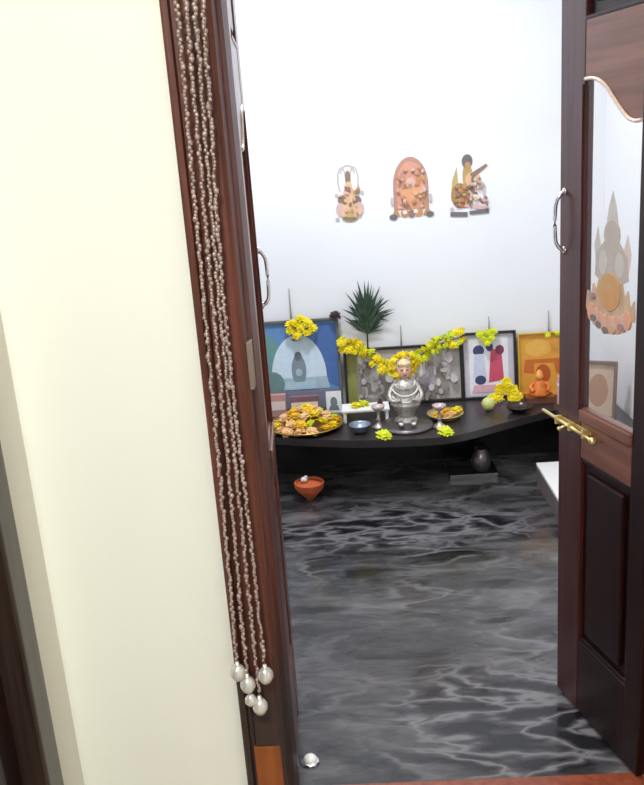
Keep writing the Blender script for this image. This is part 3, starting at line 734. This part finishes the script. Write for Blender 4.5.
# ------------------------------------------------------------------ under the ledge
t = thing('clay_pot', 'orange clay pot on the floor under the ledge, left side', 'pot', (-.232, 1.73, .0005))
bm = B(); lathe(bm, [(0, 0), (.016, 0), (.022, .010), (.052, .040), (.064, .060), (.062, .072), (.066, .078), (.060, .080), (.054, .070), (.044, .044), (.012, .014), (0, .012)], 28); obj('pot_body', bm, TERRA, t)
bm = B(); lathe(bm, [(0, .070), (.056, .070), (.050, .074), (0, .084)], 24); obj('pot_filling', bm, TERRA, t)
bm = B(); ball(bm, (-.02, -.01, .094), .014, 2, (1.1, 1, .9)); ball(bm, (-.012, -.008, .105), .007, 2); obj('cotton_wick', bm, COTTON, t)
t = thing('steel_tray', 'narrow steel tray on the floor under the ledge, right side', 'tray', (.49, 1.92, .0005))
bm = B(); box(bm, -.105, .105, -.07, .09, 0, .004, .001, 1); box(bm, -.105, .105, -.074, -.07, 0, .022, .001); box(bm, -.105, .105, .09, .094, 0, .022, .001, 1)
box(bm, -.109, -.105, -.074, .094, 0, .022, .001, 1); box(bm, .105, .109, -.074, .094, 0, .022, .001, 1); obj('tray_body', bm, [STEEL, mat('dark_tray', (40, 38, 40), .5)], t)
bm = B(); lathe(bm, [(0, 0), (.034, 0), (.044, .03), (.046, .06), (.034, .085), (.026, .095), (.032, .108), (.028, .108), (.022, .096), (0, .09)], 24)
tag(obj('metal_jug', bm, mat('smoky_metal', (120, 112, 112), .3, .7), None, (.535, 1.93, .0055)), 'smoky grey metal jug on the steel tray under the ledge', 'jug')
t = thing('low_bench', 'low white topped bench on the floor beside the right door leaf', 'bench', (.832, 1.48, 0))
obj('bench_top', mkbox(-.092, .092, -.28, .27, .085, .10, .003), WPLAST, t)
obj('side_panel', mkbox(-.090, -.075, -.275, .265, 0, .085, .002), GREYSIDE, t); obj('side_panel', mkbox(.075, .090, -.275, .265, 0, .085, .002), GREYSIDE, t)
obj('back_panel', mkbox(-.075, .075, .25, .265, 0, .085), GREYSIDE, t)
t = thing('bright_spot_dome', 'small bright dome added as a bright floor spot beside the left door leaf', 'dome', (-.172, .09, 0))  # added dome that stands in for a bright spot on the floor
bm = B(); lathe(bm, [(0, 0), (.022, 0), (.023, .004), (.019, .006), (0, .006)], 24); obj('bright_spot_ring', bm, CHROME, t)
bm = B(); lathe(bm, [(0, .0061), (.017, .0061), (.0165, .011), (.012, .017), (.006, .020), (0, .021)], 24); obj('cap', bm, mat('white_cap', (250, 250, 250), .2), t)

# ------------------------------------------------------------------ beaded strands on the left jamb
strands = [
 ('first beaded strand from the left, hanging on the left door jamb', (-.262, -.272, -.286), .405, 1),
 ('second beaded strand from the left, hanging on the left door jamb', (-.247, -.256, -.268), .375, 2),
 ('third beaded strand from the left with the lowest bell, on the left door jamb', (-.232, -.244, -.247), .32, 3),
 ('rightmost beaded strand, hanging nearest the door opening', (-.218, -.236, -.229), .395, 4)]
for lab, (xa, xm, xb), zb, sd in strands:
    t = thing('beaded_strand', lab, 'beaded strand', (xa, -.128, 2.16), group='beaded strands on the left door jamb')
    rs = random.Random(sd)
    path = catmull([(xa, -.128, 2.16), (xa, -.128, 1.75), (xm, -.126, 1.2), ((xm+xb)/2, -.126, .8), (xb, -.126, zb+.035)], 12)
    bm = B(); tube(bm, [Vector(p)-Vector((xa, -.128, 2.16)) for p in path], .0022, 6); obj('cord', bm, THREAD, t)
    bm = B(); acc = 0; nxt = 0; j = 0
    for a, b in zip(path, path[1:]):
        a = Vector(a); b = Vector(b); L_ = (b-a).length
        while nxt < acc+L_:
            p = a.lerp(b, (nxt-acc)/L_)-Vector((xa, -.128, 2.16))
            big = rs.random() < .16; r_ = (.0050 if big else .0037)*rs.uniform(.8, 1.15)
            ball(bm, p+Vector((rs.uniform(-.0024, .0024), rs.uniform(-.002, .001), 0)), r_, 1, (1, 1, 1.3))
            nxt += .0085 if big else .0062
            j += 1
        acc += L_
    obj('bead_string', bm, BEAD, t)
    bm = B(); lathe(bm, [(0, .030), (.004, .030), (.005, .022), (.011, .018), (.0158, .010), (.0165, .003), (.0165, .001), (.0158, -.002), (.0110, -.0115), (.004, -.0150), (0, -.015)], 20, (xb-xa, .002, zb-2.16))
    obj('bell', bm, SHELL, t)
    bm = B(); tube(bm, [(0, .030, .006), (0, -.003, .006), (0, -.008, .0)], .003, 8); obj('hook', bm, STEEL, t)
    if sd == 2:
        bm = B(); lathe(bm, [(0, .012), (.004, .012), (.012, .002), (.013, -.008), (.006, -.016), (0, -.017)], 18, (xb-xa+.003, .0, zb-.030-2.16))
        o = obj('bell', bm, SHELL, t); o['label'] = 'second small bell hung below the first'
